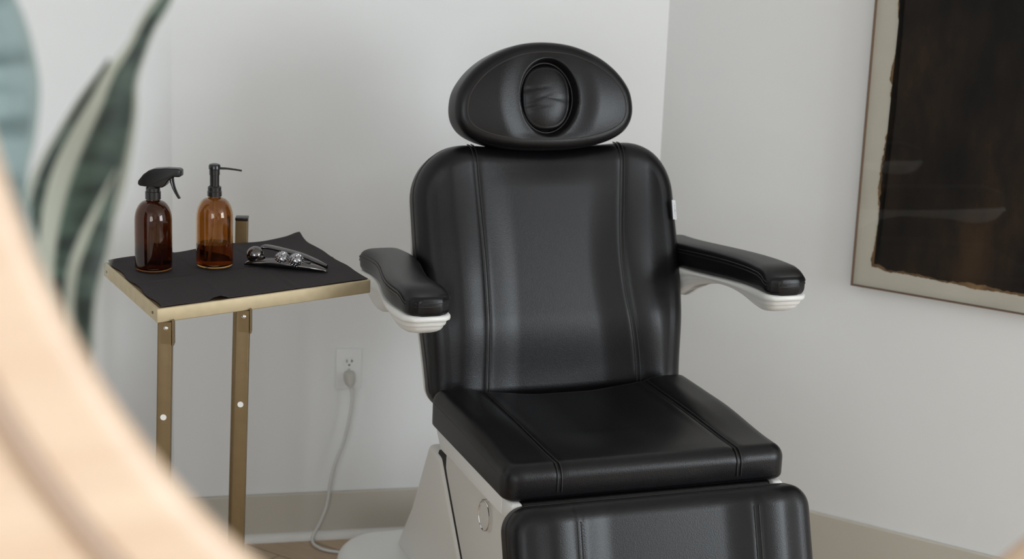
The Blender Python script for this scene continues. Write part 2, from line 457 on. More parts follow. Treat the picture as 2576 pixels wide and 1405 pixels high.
def slab(z0, z1):
    mb = MB(); n = len(poly); g = [Vector((p.x, p.y, 0)) for p in poly]; c = sum(g, Vector()) / n
    g = [c + (p - c) * 1.06 for p in g]
    mb.add([(p.x, p.y, z0) for p in g] + [(p.x, p.y, z1) for p in g],
           [tuple(range(n))[::-1], tuple(range(n, 2 * n))] + [(i, (i + 1) % n, (i + 1) % n + n, i + n) for i in range(n)])
    return mb
struct(slab(-0.1, 0.0), 'floor', M_FLOOR)
struct(slab(CEIL, CEIL + 0.1), 'ceiling', M_CEIL)
def skirting(name, a, b, n, h, M, t=0.014):
    mb = MB(); v = [a + n * 0.0005, b + n * 0.0005, b + n * t, a + n * t]
    mb.add([(p.x, p.y, 0) for p in v] + [(p.x, p.y, h) for p in v],
           [(3, 2, 1, 0), (4, 5, 6, 7), (0, 1, 5, 4), (1, 2, 6, 5), (2, 3, 7, 6), (3, 0, 4, 7)])
    return struct(mb, name, M, bevel=0.003, seg=2)
skirting('baseboard_back', CL, CRN, nb, 0.130, M_BASE)
skirting('baseboard_right', CRN, r_end, nr, 0.156, M_BASE)
skirting('baseboard_left', CL, l_end, nl, 0.130, M_BASE)
def shoe(name, a, b, n, t0=0.0145, r=0.020):
    prof = [(0, 0)] + [(r * math.cos(PI / 2 * i / 6), r * math.sin(PI / 2 * i / 6)) for i in range(7)]
    d = (b - a).normalized(); mb = MB(); k = len(prof)
    vs = [a + n * (t0 + x) + Vector((0, 0, z)) for x, z in prof] + [b + n * (t0 + x) + Vector((0, 0, z)) for x, z in prof]
    mb.add(vs, [tuple(range(k)), tuple(range(2 * k - 1, k - 1, -1))] + [(i, i + k, (i + 1) % k + k, (i + 1) % k) for i in range(k)])
    return struct(mb, name, M_SHOE)
shoe('trim_1', CL + db * 0.03, CRN - db * 0.02, nb)
shoe('trim_2', CRN + dr * 0.02, r_end, nr)
shoe('trim_3', CL + dl * 0.03, l_end, nl)

# ------------------------------------------------------------------ treatment chair
chair = empty('treatment_chair', (0.004, 3.253, 0), math.radians(20),
              'black padded reclining treatment chair with curved arms on an ivory pedestal', 'treatment chair')
UC = 0.3125
# --- pedestal
def pill(x0, x1, y0, y1, r, n=10):
    return rrect(x0, x1, y0, y1, (r, r, r, r), n, 0.02)
foot, _ = cushion(pill(-0.105, 0.73, 0.10, 1.03, 0.12), (UC, 0.56), 0.158, 0.055, 0.008, inner=4)
foot.build('base_foot', M_WHITE, chair)
# rear column housing, leaning side profile in (v, z)
def side_prism(poly, u0, u1):
    return MB().prism(poly, u0, u1, M=Matrix(((0, 1, 0), (1, 0, 0), (0, 0, 1))))
side_prism([(0.92, 0.15), (0.66, 0.15), (0.290, 0.157), (0.406, 0.296), (0.576, 0.495), (0.665, 0.50), (0.79, 0.30)], 0.046, 0.579).build('column_cover', M_IVORY, chair, bevel=0.014, seg=4)
side_prism([(0.60, 0.16), (0.12, 0.16), (0.16, 0.52), (0.60, 0.505), (0.61, 0.49)], 0.0525, 0.572).build('gap_filler', M_DARK, chair, smooth=False)  # near-black block painting the shade inside the gap between the covers
fp = side_prism([(0.535, 0.462), (0.548, 0.48), (0.545, 0.556), (0.00, 0.556), (-0.02, 0.54), (0.03, 0.20), (0.10, 0.162), (0.27, 0.162), (0.385, 0.286)], 0.050, 0.575).build('front_cover', M_IVORY, chair, bevel=0.010, seg=3)
# seat tray frame
side_prism([(0.052, 0.5985), (0.052, 0.552), (0.47, 0.552), (0.50, 0.585), (0.50, 0.5985)], 0.012, 0.613).build('seat_frame', M_WHITE, chair, bevel=0.006, seg=3)
for ua, ub in ((0.012, 0.036), (0.589, 0.613)):
    side_prism([(0.056, 0.5975), (-0.004, 0.5975), (-0.012, 0.585), (0.0, 0.560), (0.056, 0.552)], ua, ub).build('frame_corner', M_WHITE, chair, bevel=0.006, seg=3)
side_prism([(0.050, 0.5975), (0.006, 0.5975), (-0.014, 0.572), (0.02, 0.55), (0.05, 0.553)], 0.037, 0.588).build('leg_rest_flap', M_LEATHER, chair, bevel=0.006, seg=3)
# pull ring at the side
rc = Vector((0.046, 0.235, 0.482)); rg = MB()
rg.tube([rc + Vector((-0.004 * math.cos(a) - 0.006, 0.024 * math.cos(a), 0.033 * math.sin(a))) for a in [2 * PI * i / 40 for i in range(40)]], 0.0022, 8, closed=True)
rg.build('pull_ring', M_CHROME, chair)
MB().tube([rc + Vector((0.006, 0, 0.034)), rc + Vector((-0.012, 0, 0.034))], 0.004, 10).build('ring_pin', M_CHROME, chair)

def pipes(pts_list, r, name, parent, M=M_PIPE):
    for p in pts_list: MB().tube(p, r, 8).build(name, M, parent)

# --- seat
def seat_h(x, y):
    ax = abs(x - UC)
    return 0.013 * sm(0.165, 0.245, ax) * sm(0.06, 0.30, y) - 0.012 * (1 - sm(0.05, 0.20, ax)) * sm(0.05, 0.22, y) - 0.0035 * math.exp(-((ax - 0.198) / 0.007) ** 2) - 0.004 * sm(0.28, 0.31, ax) * sm(0.06, 0.3, y)
so = rrect(0.0, 0.625, 0.0, 0.52, (0.035, 0.035, 0.03, 0.03), 8, 0.008)
smb, srings = cushion(so, (UC, 0.26), 0.072, 0.030, 0.010, seat_h, inner=60)
seat = xf(smb, lambda p: Vector((p.x, p.y, 0.5985 + p.z))).build('seat', M_LEATHER, chair)
def seat_z(x, y): return 0.5985 + 0.072 + seat_h(x, y)
lines = []
for s_ in (-1, 1):
    for off in (0.194, 0.203):
        x = UC + s_ * off; L = [(x, -0.0012, 0.615), (x, -0.0012, 0.642)]
        L += [(x, 0.030 - 0.0305 * math.cos(a), 0.6405 + 0.0305 * math.sin(a)) for a in (0.4, 0.8, 1.2)]
        L += [(x, y, seat_z(x, y) + 0.0004) for y in np.linspace(0.032, 0.49, 24)]
        lines.append(L)
pipes(lines, 0.0016, 'seat_piping', seat)
st = MB()
st.tube([(0.0008, y, 0.5985 + 0.047 + 0.010 * sm(0.05, 0.35, y)) for y in np.linspace(0.03, 0.49, 20)], 0.0010, 6)
st.build('side_stitching', M_STITCH, seat)

# --- backrest: local (x, y up the board, d towards the sitter)
TB = math.atan(0.31); BY = Vector((0, math.sin(TB), math.cos(TB))); BD = Vector((0, -math.cos(TB), math.sin(TB)))
BO = Vector((UC + 0.018, 0.54, 0.66))           # on the front face at the bottom
BT = 0.095
def bmap(p): return BO + Vector((p.x, 0, 0)) + BY * p.y + BD * (p.z - BT)
def seam_x(s_, y):
    o = 0.184 - 0.006 * math.sin((y + 0.05) * PI / 0.6)
    return o if s_ < 0 else o - 0.016 * math.exp(-((y - 0.30) / 0.15) ** 2) + 0.012 * sm(0.22, 0.0, y)
def back_h(x, y):
    ax = abs(x) - (seam_x(x, y) - 0.184) * sm(0.32, 0.2, abs(x))
    return -0.030 * (1 - sm(-0.03, 0.17, y)) + 0.024 * sm(0.10, 0.235, ax) * (0.35 + 0.65 * sm(0.50, 0.25, y)) - 0.0035 * math.exp(-((ax - 0.184) / 0.007) ** 2) - 0.016 * sm(0.24, 0.30, ax) - 0.010 * sm(0.46, 0.55, y) * (1 - sm(0.0, 0.2, ax))
bo = rrect(-0.322, 0.322, -0.035, 0.566, (0.05, 0.05, 0.125, 0.125), 12, 0.008)
bo = [(x * (0.965 + 0.035 * sm(0.0, 0.25, y)), y + (0.012 * abs(x) / 0.2 - 0.012 if y > 0.5 and abs(x) < 0.2 else 0)) for x, y in bo]
bmb, brings = cushion(bo, (0, 0.27), BT, 0.042, 0.02, back_h, inner=64)
back = xf(bmb, bmap).build('backrest', M_LEATHER, chair)
lines = []
for s_ in (-1, 1):
    for off in (0.180, 0.189):
        L = []
        for y in np.linspace(-0.005, 0.520, 40):
            x = s_ * (seam_x(s_, y) + off - 0.1845); L.append(bmap(Vector((x, y, BT + back_h(x, y) + 0.0004))))
        for a in (0.3, 0.7, 1.1, 1.5):
            x = s_ * (seam_x(s_, 0.52) + off - 0.1845); L.append(bmap(Vector((x, 0.525 + 0.0424 * math.sin(a), BT - 0.042 + 0.0424 * math.cos(a) + back_h(x, 0.52)))))
        lines.append(L)
pipes(lines, 0.0017, 'back_piping', back)
ring_i = [q for q in brings[-1]]
edge = [bmap(Vector((x * 1.0015, y + 0.0004, BT - 0.046))) for (x, y) in bo if y > 0.0]
k0 = min(range(len(edge)), key=lambda i: -edge[i].x + edge[i].z * 0.0)
edge = [bmap(Vector((x * 1.0008, y + 0.0003 * (y > .3), BT - 0.050))) for (x, y) in sorted([p for p in bo if p[1] > 0.0], key=lambda p: math.atan2(p[1] - 0.0, p[0]))]
MB().tube(edge, 0.0011, 6).build('edge_stitching', M_STITCH, back)
bs, _ = cushion([(x * 0.985, 0.27 + (y - 0.27) * 0.985) for x, y in bo], (0, 0.27), 0.018, 0.006, 0.008, inner=4)
xf(bs, lambda p: bmap(Vector((p.x, p.y, p.z - 0.0185)))).build('back_shell', M_IVORY, chair)
# hidden hinge bar between the back board and the seat frame
MB().tube([(0.08, 0.575, 0.60), (0.545, 0.575, 0.60)], 0.022, 16).build('hinge_bar', M_DARK, chair)
# cloth label on the right edge
ln = Vector((0.72, 0, 0)) + BD * 0.69; ln.normalize()
lx = BY.cross(ln).normalized()
rotm = Matrix((lx, BY, ln)).transposed()
MB().box((0, 0, 0), (0.022, 0.046, 0.0014)).build('sewn_label', M_LABEL, chair, smooth=False)
lab = chair.children[-1] if False else [o for o in chair.children if o.name.startswith('sewn_label')][0]
lab.matrix_local = Matrix.Translation(bmap(Vector((0.3065, 0.398, 0.0985)))) @ rotm.to_4x4()
lab['label'] = 'small white cloth label sewn into the side seam'

# --- headrest
hx = [(0, 0), (0.075, 0.003), (0.14, 0.014), (0.188, 0.033), (0.2135, 0.057), (0.2235, 0.089), (0.218, 0.130), (0.200, 0.162), (0.170, 0.193), (0.128, 0.220), (0.068, 0.2425), (0, 0.250)]
hx = [(x * 0.98, y) for x, y in hx]
ho = hx + [(-x, y) for x, y in hx[-2:0:-1]]
ho = resample(closed_spline(ho, 300), 170)
TH = math.atan(0.20); HY = Vector((0, math.sin(TH), math.cos(TH))); HD = Vector((0, -math.cos(TH), math.sin(TH)))
HO = Vector((UC + 0.006, 0.672, 1.187)); HT = 0.088
def hmap(p): return HO + Vector((p.x, 0, 0)) + HY * p.y + HD * (p.z - HT)
HC = (0.003, 0.121)
def head_h(x, y):
    e = math.hypot((x - HC[0]) / 0.0605, (y - HC[1]) / 0.0755)
    d = 0.016 * (1 - min(1.0, math.hypot(x / 0.205, (y - 0.115) / 0.115)) ** 2.5)
    return d - 0.007 * sm(2.1, 1.25, e) * sm(0.012, 0.045, y) - 0.034 * sm(1.22, 0.99, e)
hmb, hrings = cushion(ho, HC, HT, 0.024, 0.022, head_h, inner=80)
head = xf(hmb, hmap).build('headrest', M_LEATHER, chair)
def pad_h(x, y):
    e = min(1.0, math.hypot((x - HC[0]) / 0.058, (y - HC[1]) / 0.072))
    s_ = 0
    for (ya, yb, sg) in ((0.110, 0.145, 1), (0.095, 0.112, 1), (0.14, 0.152, 1), (0.115, 0.13, -1)):
        t = (x - HC[0]) / 0.055 * sg
        yl = ya + (yb - ya) * (t + 1) / 2
        s_ += -0.0015 * math.exp(-((y - yl) / 0.004) ** 2) * sm(0.35, -0.75, t)
    return -0.010 * e ** 3 + s_
po = [(HC[0] + 0.060 * math.copysign(abs(math.cos(a)) ** 0.82, math.cos(a)), HC[1] + 0.0745 * math.copysign(abs(math.sin(a)) ** 0.82, math.sin(a))) for a in [2 * PI * i / 96 for i in range(96)]]
pmb, _ = cushion(po, HC, 0.030, 0.008, 0.004, pad_h, inner=40)
xf(pmb, lambda p: hmap(Vector((p.x, p.y, p.z + HT - 0.036)))).build('face_pad', M_LEATHER, head)
rim = [hmap(Vector((HC[0] + 0.0645 * math.cos(a), HC[1] + 0.0805 * math.sin(a), HT + head_h(HC[0] + 0.0645 * math.cos(a), HC[1] + 0.0805 * math.sin(a)) + 0.0004))) for a in [2 * PI * i / 80 for i in range(80)]]
MB().tube(rim, 0.0016, 6, closed=True).build('face_hole_stitching', M_STITCH, head)
core = hrings[79]
MB().tube([hmap(Vector((p[0], p[1], p[2] + 0.0002))) for p in core], 0.0013, 6, closed=True).build('rim_stitching', M_STITCH, head)
for s_ in (-1, 1):
    MB().tube([hmap(Vector((s_ * 0.10, -0.07, 0.004))), hmap(Vector((s_ * 0.10, 0.08, 0.004)))], 0.007, 12).build('headrest_post', M_CHROME, chair)

# --- leg rest
TL = math.radians(18); LY = Vector((0, math.sin(TL), math.cos(TL))); LD = Vector((0, -math.cos(TL), math.sin(TL)))
LO = Vector((UC, -0.075 - 0.475 * math.sin(math.radians(18)), 0.617 - 0.475 * math.cos(math.radians(18)))); LT = 0.085
def lmap(p): return LO + Vector((p.x, 0, 0)) + LY * p.y + LD * (p.z - LT)
def leg_h(x, y):
    ax = abs(x)
    return 0.020 * sm(0.12, 0.235, ax) - 0.0035 * math.exp(-((ax - 0.192) / 0.007) ** 2) - 0.014 * sm(0.24, 0.30, ax)
lo_ = rrect(-0.328, 0.328, 0.0, 0.475, (0.06, 0.06, 0.05, 0.05), 10, 0.008)
lmb, _ = cushion(lo_, (0, 0.24), LT, 0.036, 0.02, leg_h, inner=56)
leg = xf(lmb, lmap).build('leg_rest', M_LEATHER, chair)
lines = []
for s_ in (-1, 1):
    for off in (0.188, 0.197):
        lines.append([lmap(Vector((s_ * off, y, LT + leg_h(s_ * off, y) + 0.0004))) for y in np.linspace(0.04, 0.44, 30)])
pipes(lines, 0.0017, 'leg_piping', leg)
MB().tube([lmap(Vector((x * 1.0008, y, LT - 0.042))) for x, y in sorted([p for p in lo_ if p[1] > 0.02], key=lambda p: math.atan2(p[1], p[0]))], 0.0011, 6).build('edge_stitching', M_STITCH, leg)
for s_ in (-1, 1):
    side_prism([(0.06, 0.552), (0.02, 0.552), (-0.065, 0.40), (-0.045, 0.39)], UC + s_ * 0.2 - 0.012, UC + s_ * 0.2 + 0.012).build('leg_rest_bracket', M_WHITE, chair)

# --- arms, s_ = -1 left, +1 right
def sup(hw, z0, z1, u, v, n=44, e=0.52):
    out = []
    for i in range(n):
        a = 2 * PI * i / n; cx, sx = math.cos(a), math.sin(a)
        out.append(Vector((u + hw * math.copysign(abs(cx) ** e, cx), v, (z0 + z1) / 2 + (z1 - z0) / 2 * math.copysign(abs(sx) ** e, sx))))
    return out
def arm(s_):
    V0, V1 = 0.245, 0.815
    def uc(v):
        t = (v - V0) / (V1 - V0)
        return UC + s_ * ((0.418 if s_ > 0 else 0.402) - 0.040 * sm(0.15, 0.85, t) + 0.006 * math.sin(t * PI * 2))
    def hw(v):
        t = (v - V0) / (V1 - V0); b = 0.050 - 0.003 * math.sin(PI * t)
        e0, e1 = min(1, (v - V0) / 0.030), min(1, (V1 - v) / 0.045)
        return b * (0.62 + 0.38 * math.sqrt(max(0, 1 - (1 - e0) ** 2))) * (0.45 + 0.55 * math.sqrt(max(0, 1 - (1 - e1) ** 2)))
    def zt(v):
        t = (v - V0) / (V1 - V0)
        return 0.980 + 0.006 * max(0, s_) - 0.036 * t + 0.006 * math.sin(PI * t) - 0.016 * (1 - sm(0, 0.10, t)) - 0.012 * sm(0.92, 1, t)
    def zb(v):
        t = (v - V0) / (V1 - V0)
        return 0.923 + 0.006 * max(0, s_) - 0.033 * sm(-0.2, 1.0, t)
    vs = list(np.linspace(V0, V0 + 0.03, 8)) + list(np.linspace(V0 + 0.04, V1 - 0.05, 26)) + list(np.linspace(V1 - 0.045, V1, 9))
    rings = [sup(hw(v), zb(v), zt(v), uc(v), v) for v in vs]
    # rounded first and last ring
    def shrink(r, dv, f):
        c = sum(r, Vector()) / len(r); return [c + (p - c) * f + Vector((0, dv, 0)) for p in r]
    rings = [shrink(rings[0], -0.007, 0.75), shrink(rings[0], -0.004, 0.93)] + rings + [shrink(rings[-1], 0.004, 0.93), shrink(rings[-1], 0.008, 0.7)]
    pad = MB().loft(rings).build('arm_pad', M_LEATHER, chair, sharp=60)
    for dz in (0.012, 0.019):
        loop = []
        for v in vs[3:-3]:
            loop.append((uc(v) - s_ * 0, v, 0))
        seam = [Vector((uc(v) - (hw(v) + 0.0005), v, zt(v) - dz - 0.004)) for v in vs[4:-3]][::-1]
        seam += [Vector((uc(V0) + hw(V0) * q, V0 - 0.006, zt(V0) - dz - 0.002)) for q in (-0.75, -0.3, 0.3, 0.75)]
        seam += [Vector((uc(v) + hw(v) + 0.0005, v, zt(v) - dz - 0.004)) for v in vs[4:-3]]
        MB().tube(seam, 0.0016, 6).build('arm_stitching', M_PIPE, pad)
    # white under-shell: rim band under the pad, then a lobe at each end
    def depth(v):
        t = (v - V0) / (V1 - V0)
        return 0.018 + 0.029 * math.exp(-((t - 0.12) / 0.17) ** 2) + 0.060 * math.exp(-((t - 0.80) / 0.16) ** 2)
    plan = [(1, v) for v in vs] + [(-1, v) for v in vs[::-1]]
    vm = (V0 + V1) / 2
    rings = []
    for f, q in ((0.93, -0.06), (0.99, -0.03), (1.03, 0.04), (1.035, 0.16), (1.02, 0.26), (0.93, 0.33), (0.90, 0.38), (0.89, 0.50), (0.86, 0.58), (0.81, 0.62), (0.79, 0.70), (0.72, 0.83), (0.58, 0.93), (0.38, 0.985), (0.15, 1.0)):
        ring_ = []
        for sd, v in plan:
            ins = (1 - f) * 0.055
            v2 = v + max(-1, min(1, (vm - v) / 0.06)) * ins - (0.007 if v < V0 + 0.004 else 0) * f
            ring_.append(Vector((uc(v) + sd * hw(v) * f, v2, zb(v) + 0.001 - q * depth(v2))))
        rings.append(ring_)
    MB().loft(rings).build('arm_shell', M_WHITE, chair, sharp=80)
    # pivot that carries the arm from the side of the back board
    pv = MB().tube([(uc(0.70) , 0.70, 0.862), (UC + s_ * 0.27, 0.72, 0.868)], 0.020, 16)
    pv.build('arm_pivot', M_IVORY, chair)
arm(-1); arm(1)

# ------------------------------------------------------------------ side table
FLt, FRt = Vector((-0.694, 3.319, 0)), Vector((-0.302, 3.635, 0))
BLt, BRt = Vector((-0.888, 3.694, 0)), Vector((-0.503, 4.035, 0))
TZ = 0.95
table = empty('tray_table', (-0.60, 3.67, 0), 0, 'gold metal tray table on slim square legs standing left of the chair', 'side table')
tinv = Vector((-0.60, 3.67, 0))
def P2(s, t):
    return (FLt * (1 - s) + FRt * s) * (1 - t) + (BLt * (1 - s) + BRt * s) * t
q = [P2(0, 0), P2(1, 0), P2(1, 1), P2(0, 1)]
def shrinkq(f):
    c = sum(q, Vector()) / 4; return [c + (p - c) * f for p in q]
qi = shrinkq(0.97)
rimv = [Vector((p.x, p.y, TZ)) - tinv for p in q] + [Vector((p.x, p.y, TZ - 0.029)) - tinv for p in q] + [Vector((p.x, p.y, TZ - 0.029)) - tinv for p in qi] + [Vector((p.x, p.y, TZ)) - tinv for p in qi]
rim_ = MB().add(rimv, [f for i in range(4) for j in [(i + 1) % 4] for f in ((i, j, j + 4, i + 4), (i + 4, j + 4, j + 8, i + 8), (i + 8, j + 8, j + 12, i + 12), (i + 12, j + 12, j, i))])
rim_.build('tray_rim', M_GOLD, table, bevel=0.0022, seg=3)
qp = shrinkq(0.9695)
MB().add([Vector((p.x, p.y, TZ - 0.001)) - tinv for p in qp] + [Vector((p.x, p.y, TZ - 0.012)) - tinv for p in qp],
         [(0, 1, 2, 3), (7, 6, 5, 4), (0, 4, 5, 1), (1, 5, 6, 2), (2, 6, 7, 3), (3, 7, 4, 0)]).build('tray_panel', M_BRONZE, table, smooth=False)
wdir = (FRt - FLt).normalized(); wang = math.atan2(wdir.y, wdir.x)
# corner rivets on the left side of the rim
lout = (FLt - FRt).normalized()
for t in (0.07, 0.93):
    p = P2(0, t); MB().tube([p + Vector((0, 0, TZ - 0.014)) - tinv - lout * 0.001, p + Vector((0, 0, TZ - 0.014)) - tinv + lout * 0.0015], 0.003, 10).build('rim_rivet', M_BRONZE, table)
LEAN = Vector((-0.020, 0.004, 0))
LROT = math.radians(4)
def leg_post(top, zt_, zb_, wdt, holes, bracket):
    lw = wdt / 2
    rot = Matrix.Rotation(LROT, 3, 'Z')
    def ring(c, z): return [rot @ Vector((x, y, 0)) + Vector((c.x, c.y, z)) - tinv for x, y in ((-lw, -lw), (lw, -lw), (lw, lw), (-lw, lw))]
    bot = top + LEAN * ((zt_ - zb_) / 0.92)
    mb = MB().loft([ring(bot, zb_), ring(top, zt_)])
    lg = mb.build('leg', M_BRONZE, table, bevel=0.0025, seg=3)
    def on(z): return top + LEAN * ((zt_ - z) / 0.92)
    nrm = rot @ Vector((0, -1, 0))
    for z in holes:
        c = on(z) + Vector((0, 0, z)) + nrm * lw - tinv
        MB().tube([c - nrm * 0.002, c + nrm * 0.0008], 0.0062, 18).build('hole_plug', M_WHITE, lg)
    if bracket:
        br = MB()
        c = on(zt_ - 0.022) + Vector((0, 0, zt_ - 0.022)) - tinv
        br.box(c + nrm * (lw + 0.001) + rot @ Vector((0.003, 0, 0)), (wdt * 0.72, 0.002, 0.044), rot)
        br.box(c + rot @ Vector((lw + 0.0022, -0.002, 0)), (0.003, wdt * 0.9, 0.052), rot)
        b_ = br.build('bracket', M_BRONZE, lg, smooth=False)
        s0 = c + nrm * (lw + 0.002) + Vector((0, 0, 0.010)) + rot @ Vector((0.003, 0, 0))
        MB().lathe([(0.0, 0), (0.0042, 0.0), (0.0042, 0.001), (0.0028, 0.0022), (0.0, 0.0024)][1:], s0, 14, Matrix.Rotation(PI / 2, 3, 'X')).build('screw', M_CHROME, lg)
    return lg
ZL = TZ - 0.029
L1 = P2(0.045, 0.03); L2 = P2(0.395, 0.035)
leg_post(L1, ZL, 0.0, 0.028, (0.724,), True)
leg_post(L2, ZL, 0.0, 0.028, (0.721,), True)
PB = Vector((-0.6285, 3.955, 0))
pl = leg_post(PB, 1.003, 0.0, 0.0285, (), False)
rt = Matrix.Rotation(LROT, 3, 'Z')
cp = MB(); cp.box(PB + Vector((0, 0, 1.0065)) - tinv, (0.0295, 0.0295, 0.007), rt); cp.build('end_cap', M_BLACKP, pl, bevel=0.0012, seg=2)
PB2 = Vector((-0.774, 3.791, 0))
leg_post(PB2, ZL, 0.0, 0.022, (), False)
# floor runners joining front and back legs
for (a, b) in ((L1, PB2), (L2, PB)):
    a2, b2 = a + LEAN, b + LEAN
    MB().tube([Vector((a2.x, a2.y, 0.012)) - tinv, Vector((b2.x, b2.y, 0.012)) - tinv], 0.012, 8).build('floor_runner', M_BRONZE, table)

# charcoal paper liner on the tray
def liner():
    NX, NY = 96, 80; top = []
    for j in range(NY + 1):
        for i in range(NX + 1):
            s, t = i / NX, j / NY
            s2 = 0.012 + 0.982 * s; t2 = 0.014 + 0.986 * t
            # ragged edges and a notch in the front edge
            t2 += (1 - t) ** 6 * (0.003 * math.sin(s * 23) + 0.030 * math.exp(-((s - 0.245) / 0.016) ** 2))
            s2 += (1 - s) ** 6 * (0.010 + 0.006 * math.sin(t * 19)) - s ** 6 * 0.004 * (1 + math.sin(t * 17))
            p = P2(s2, t2); z = TZ + 0.0016
            z += 0.0022 * math.exp(-((t - 0.47) / 0.008) ** 2) + 0.0020 * math.exp(-((s - 0.30 - 0.02 * t) / 0.007) ** 2) + 0.0018 * math.exp(-((s - 0.64) / 0.007) ** 2)
            z += 0.0011 * noise.noise(Vector((s * 7, t * 6, 3.0))) + 0.0008
            z += 0.007 * sm(0.90, 1.0, s) ** 1.5 * sm(0.82, 1.0, t)      # lifted far corner
            z += 0.004 * sm(0.93, 1.0, t) * (0.5 + 0.5 * math.sin(s * 14))
            z += 0.007 * (1 - sm(0.0, 0.05, t)) * math.exp(-((s - 0.275) / 0.022) ** 2)
            top.append(Vector((p.x, p.y, z)) )
    o = Vector((-0.60, 3.67, TZ))
    mb = MB(); n = len(top); W1 = NX + 1
    mb.v = [tuple(p - o) for p in top] + [tuple(p - o - Vector((0, 0, 0.0012))) for p in top]
    for j in range(NY):
        for i in range(NX):
            a = j * W1 + i; mb.f.append((a, a + 1, a + 1 + W1, a + W1)); mb.f.append((a + n, a + W1 + n, a + 1 + W1 + n, a + 1 + n))
    bd = [i for i in range(W1)] + [j * W1 + NX for j in range(1, NY + 1)] + [NY * W1 + i for i in range(NX - 1, -1, -1)] + [j * W1 for j in range(NY - 1, 0, -1)]
    for i in range(len(bd)):
        a, b = bd[i], bd[(i + 1) % len(bd)]; mb.f.append((b, a, a + n, b + n))
    ob = mb.build('tray_liner', M_CLOTH, sharp=80); ob.location = o
    return tag(ob, 'creased charcoal paper liner spread over the gold tray', 'tray liner')
liner()

# ------------------------------------------------------------------ bottles
BZ = TZ + 0.0042
def bottle_profile(r, h):
    """outer wall from the base up to the lip"""
    p = [(0.001, 0.0), (r - 0.007, 0.0), (r - 0.003, 0.001), (r - 0.0008, 0.0035), (r, 0.008), (r, h * 0.655)]
    for a in [PI / 2 * i / 10 for i in range(1, 10)]:
        p.append((0.0145 + (r - 0.0145) * math.cos(a), h * 0.655 + (h * 0.262) * math.sin(a)))
    p += [(0.0143, h * 0.925), (0.0140, h * 0.95), (0.0140, h)]
    return p
def bottle_body(root, r, h, M, level, Ml):
    out = bottle_profile(r, h)
    inner = [(max(0.001, x - 0.0028), max(0.005, z)) for x, z in out if z > 0.004]
    prof = out + [(0.0112, h)] + [(x, z) for x, z in inner[::-1] if z < h - 0.001] + [(0.001, 0.005)]
    MB().lathe(prof, n=64).build('glass_body', M, root, sharp=50)
    lq = [(0.001, 0.0052)] + [(x + 0.0002, z) for x, z in inner if 0.005 < z < level]
    lr = min(lq[-1][0], r - 0.0027)
    lq += [(lr, level), (0.001, level)]
    MB().lathe(lq, n=64).build('liquid', Ml, root, sharp=50)
# spray bottle
spray = empty('spray_bottle', (-0.766, 3.634, BZ), 0, 'dark amber glass spray bottle with black trigger head on the tray', 'spray bottle')
RB, HB = 0.0395, 0.163
bottle_body(spray, RB, HB, M_AMBER_D, 0.050, M_LIQ)
cl = MB().lathe([(0.0, 0), (0.0165, 0), (0.0165, 0.016), (0.0150, 0.017), (0.0150, 0.024), (0.0135, 0.0255), (0.0105, 0.030), (0.0105, 0.034), (0.0, 0.034)][1:-1], (0, 0, HB - 0.010), 40)
col = cl.build('collar', M_BLACKP, spray, sharp=35)
hp = [(0.052, 0.041), (0.052, 0.027), (0.046, 0.0255), (0.037, 0.0255), (0.026, 0.018), (0.018, 0.006), (0.012, 0.001), (-0.018, 0.0005), (-0.0385, 0.002), (-0.0425, 0.006), (-0.041, 0.013), (-0.030, 0.027), (-0.018, 0.036), (-0.006, 0.0405), (0.020, 0.0435), (0.046, 0.0435)]
Z0 = HB + 0.016
HR = Matrix.Rotation(math.radians(-8), 3, 'Z')
hp = [(x + 0.012, z) for x, z in hp]
hd = MB().prism(hp, -0.0115, 0.0115, HR, (0, 0, Z0)).build('sprayer_head', M_BLACKP, spray, bevel=0.0035, seg=4)
trg = []
for i in range(12):
    t = i / 11; x = 0.041 + 0.004 * t + 0.013 * t * t; z = 0.022 - 0.043 * t
    trg.append((HR @ Vector((x, 0, z)) + Vector((0, 0, Z0)), 0.0052 * (1 - 0.5 * t)))
tm = MB()
tm.loft([[c + HR @ Vector((wx * math.cos(a) * 0.9, 0.0085 * math.sin(a) * (1 - 0.2 * k / 11), 0)) for a in [2 * PI * i / 14 for i in range(14)]] for k, (c, wx) in enumerate(trg)])
tm.build('trigger', M_BLACKP, spray)
MB().tube([HR @ Vector((0.034, 0, 0.016)) + Vector((0, 0, Z0)), HR @ Vector((0.044, 0, 0.012)) + Vector((0, 0, Z0))], 0.0032, 10).build('piston', M_WHITE, spray)
MB().tube([(0, 0, HB + 0.01), (0.002, 0.003, 0.09), (0.012, 0.004, 0.012)], 0.0024, 8).build('dip_tube', M_WHITE, spray)
# pump bottle
pump = empty('pump_bottle', (-0.6455, 3.690, BZ), 0, 'amber glass pump bottle with thin black spout on the tray', 'pump bottle')
bottle_body(pump, 0.0395, HB, M_AMBER, 0.052, M_LIQ)
MB().lathe([(0.0155, 0), (0.0155, 0.010), (0.0145, 0.011), (0.0145, 0.0195), (0.0125, 0.021), (0.0115, 0.022)], (0, 0, HB - 0.009), 40).build('collar', M_BLACKP, pump, sharp=35)
MB().lathe([(0.0102, 0.0), (0.0102, 0.024), (0.0112, 0.0245), (0.0112, 0.036), (0.0125, 0.037), (0.0125, 0.044), (0.011, 0.047), (0.006, 0.0485)], (0, 0, HB + 0.0125), 32).build('pump_head', M_BLACKP, pump, sharp=35)
zs = HB + 0.0515
MB().tube([(0.008, -0.002, zs), (0.026, -0.003, zs + 0.0003), (0.044, -0.0035, zs - 0.001), (0.059, -0.004, zs - 0.003)], [0.0026, 0.0022, 0.0020, 0.0020], 10).build('spout', M_BLACKP, pump)
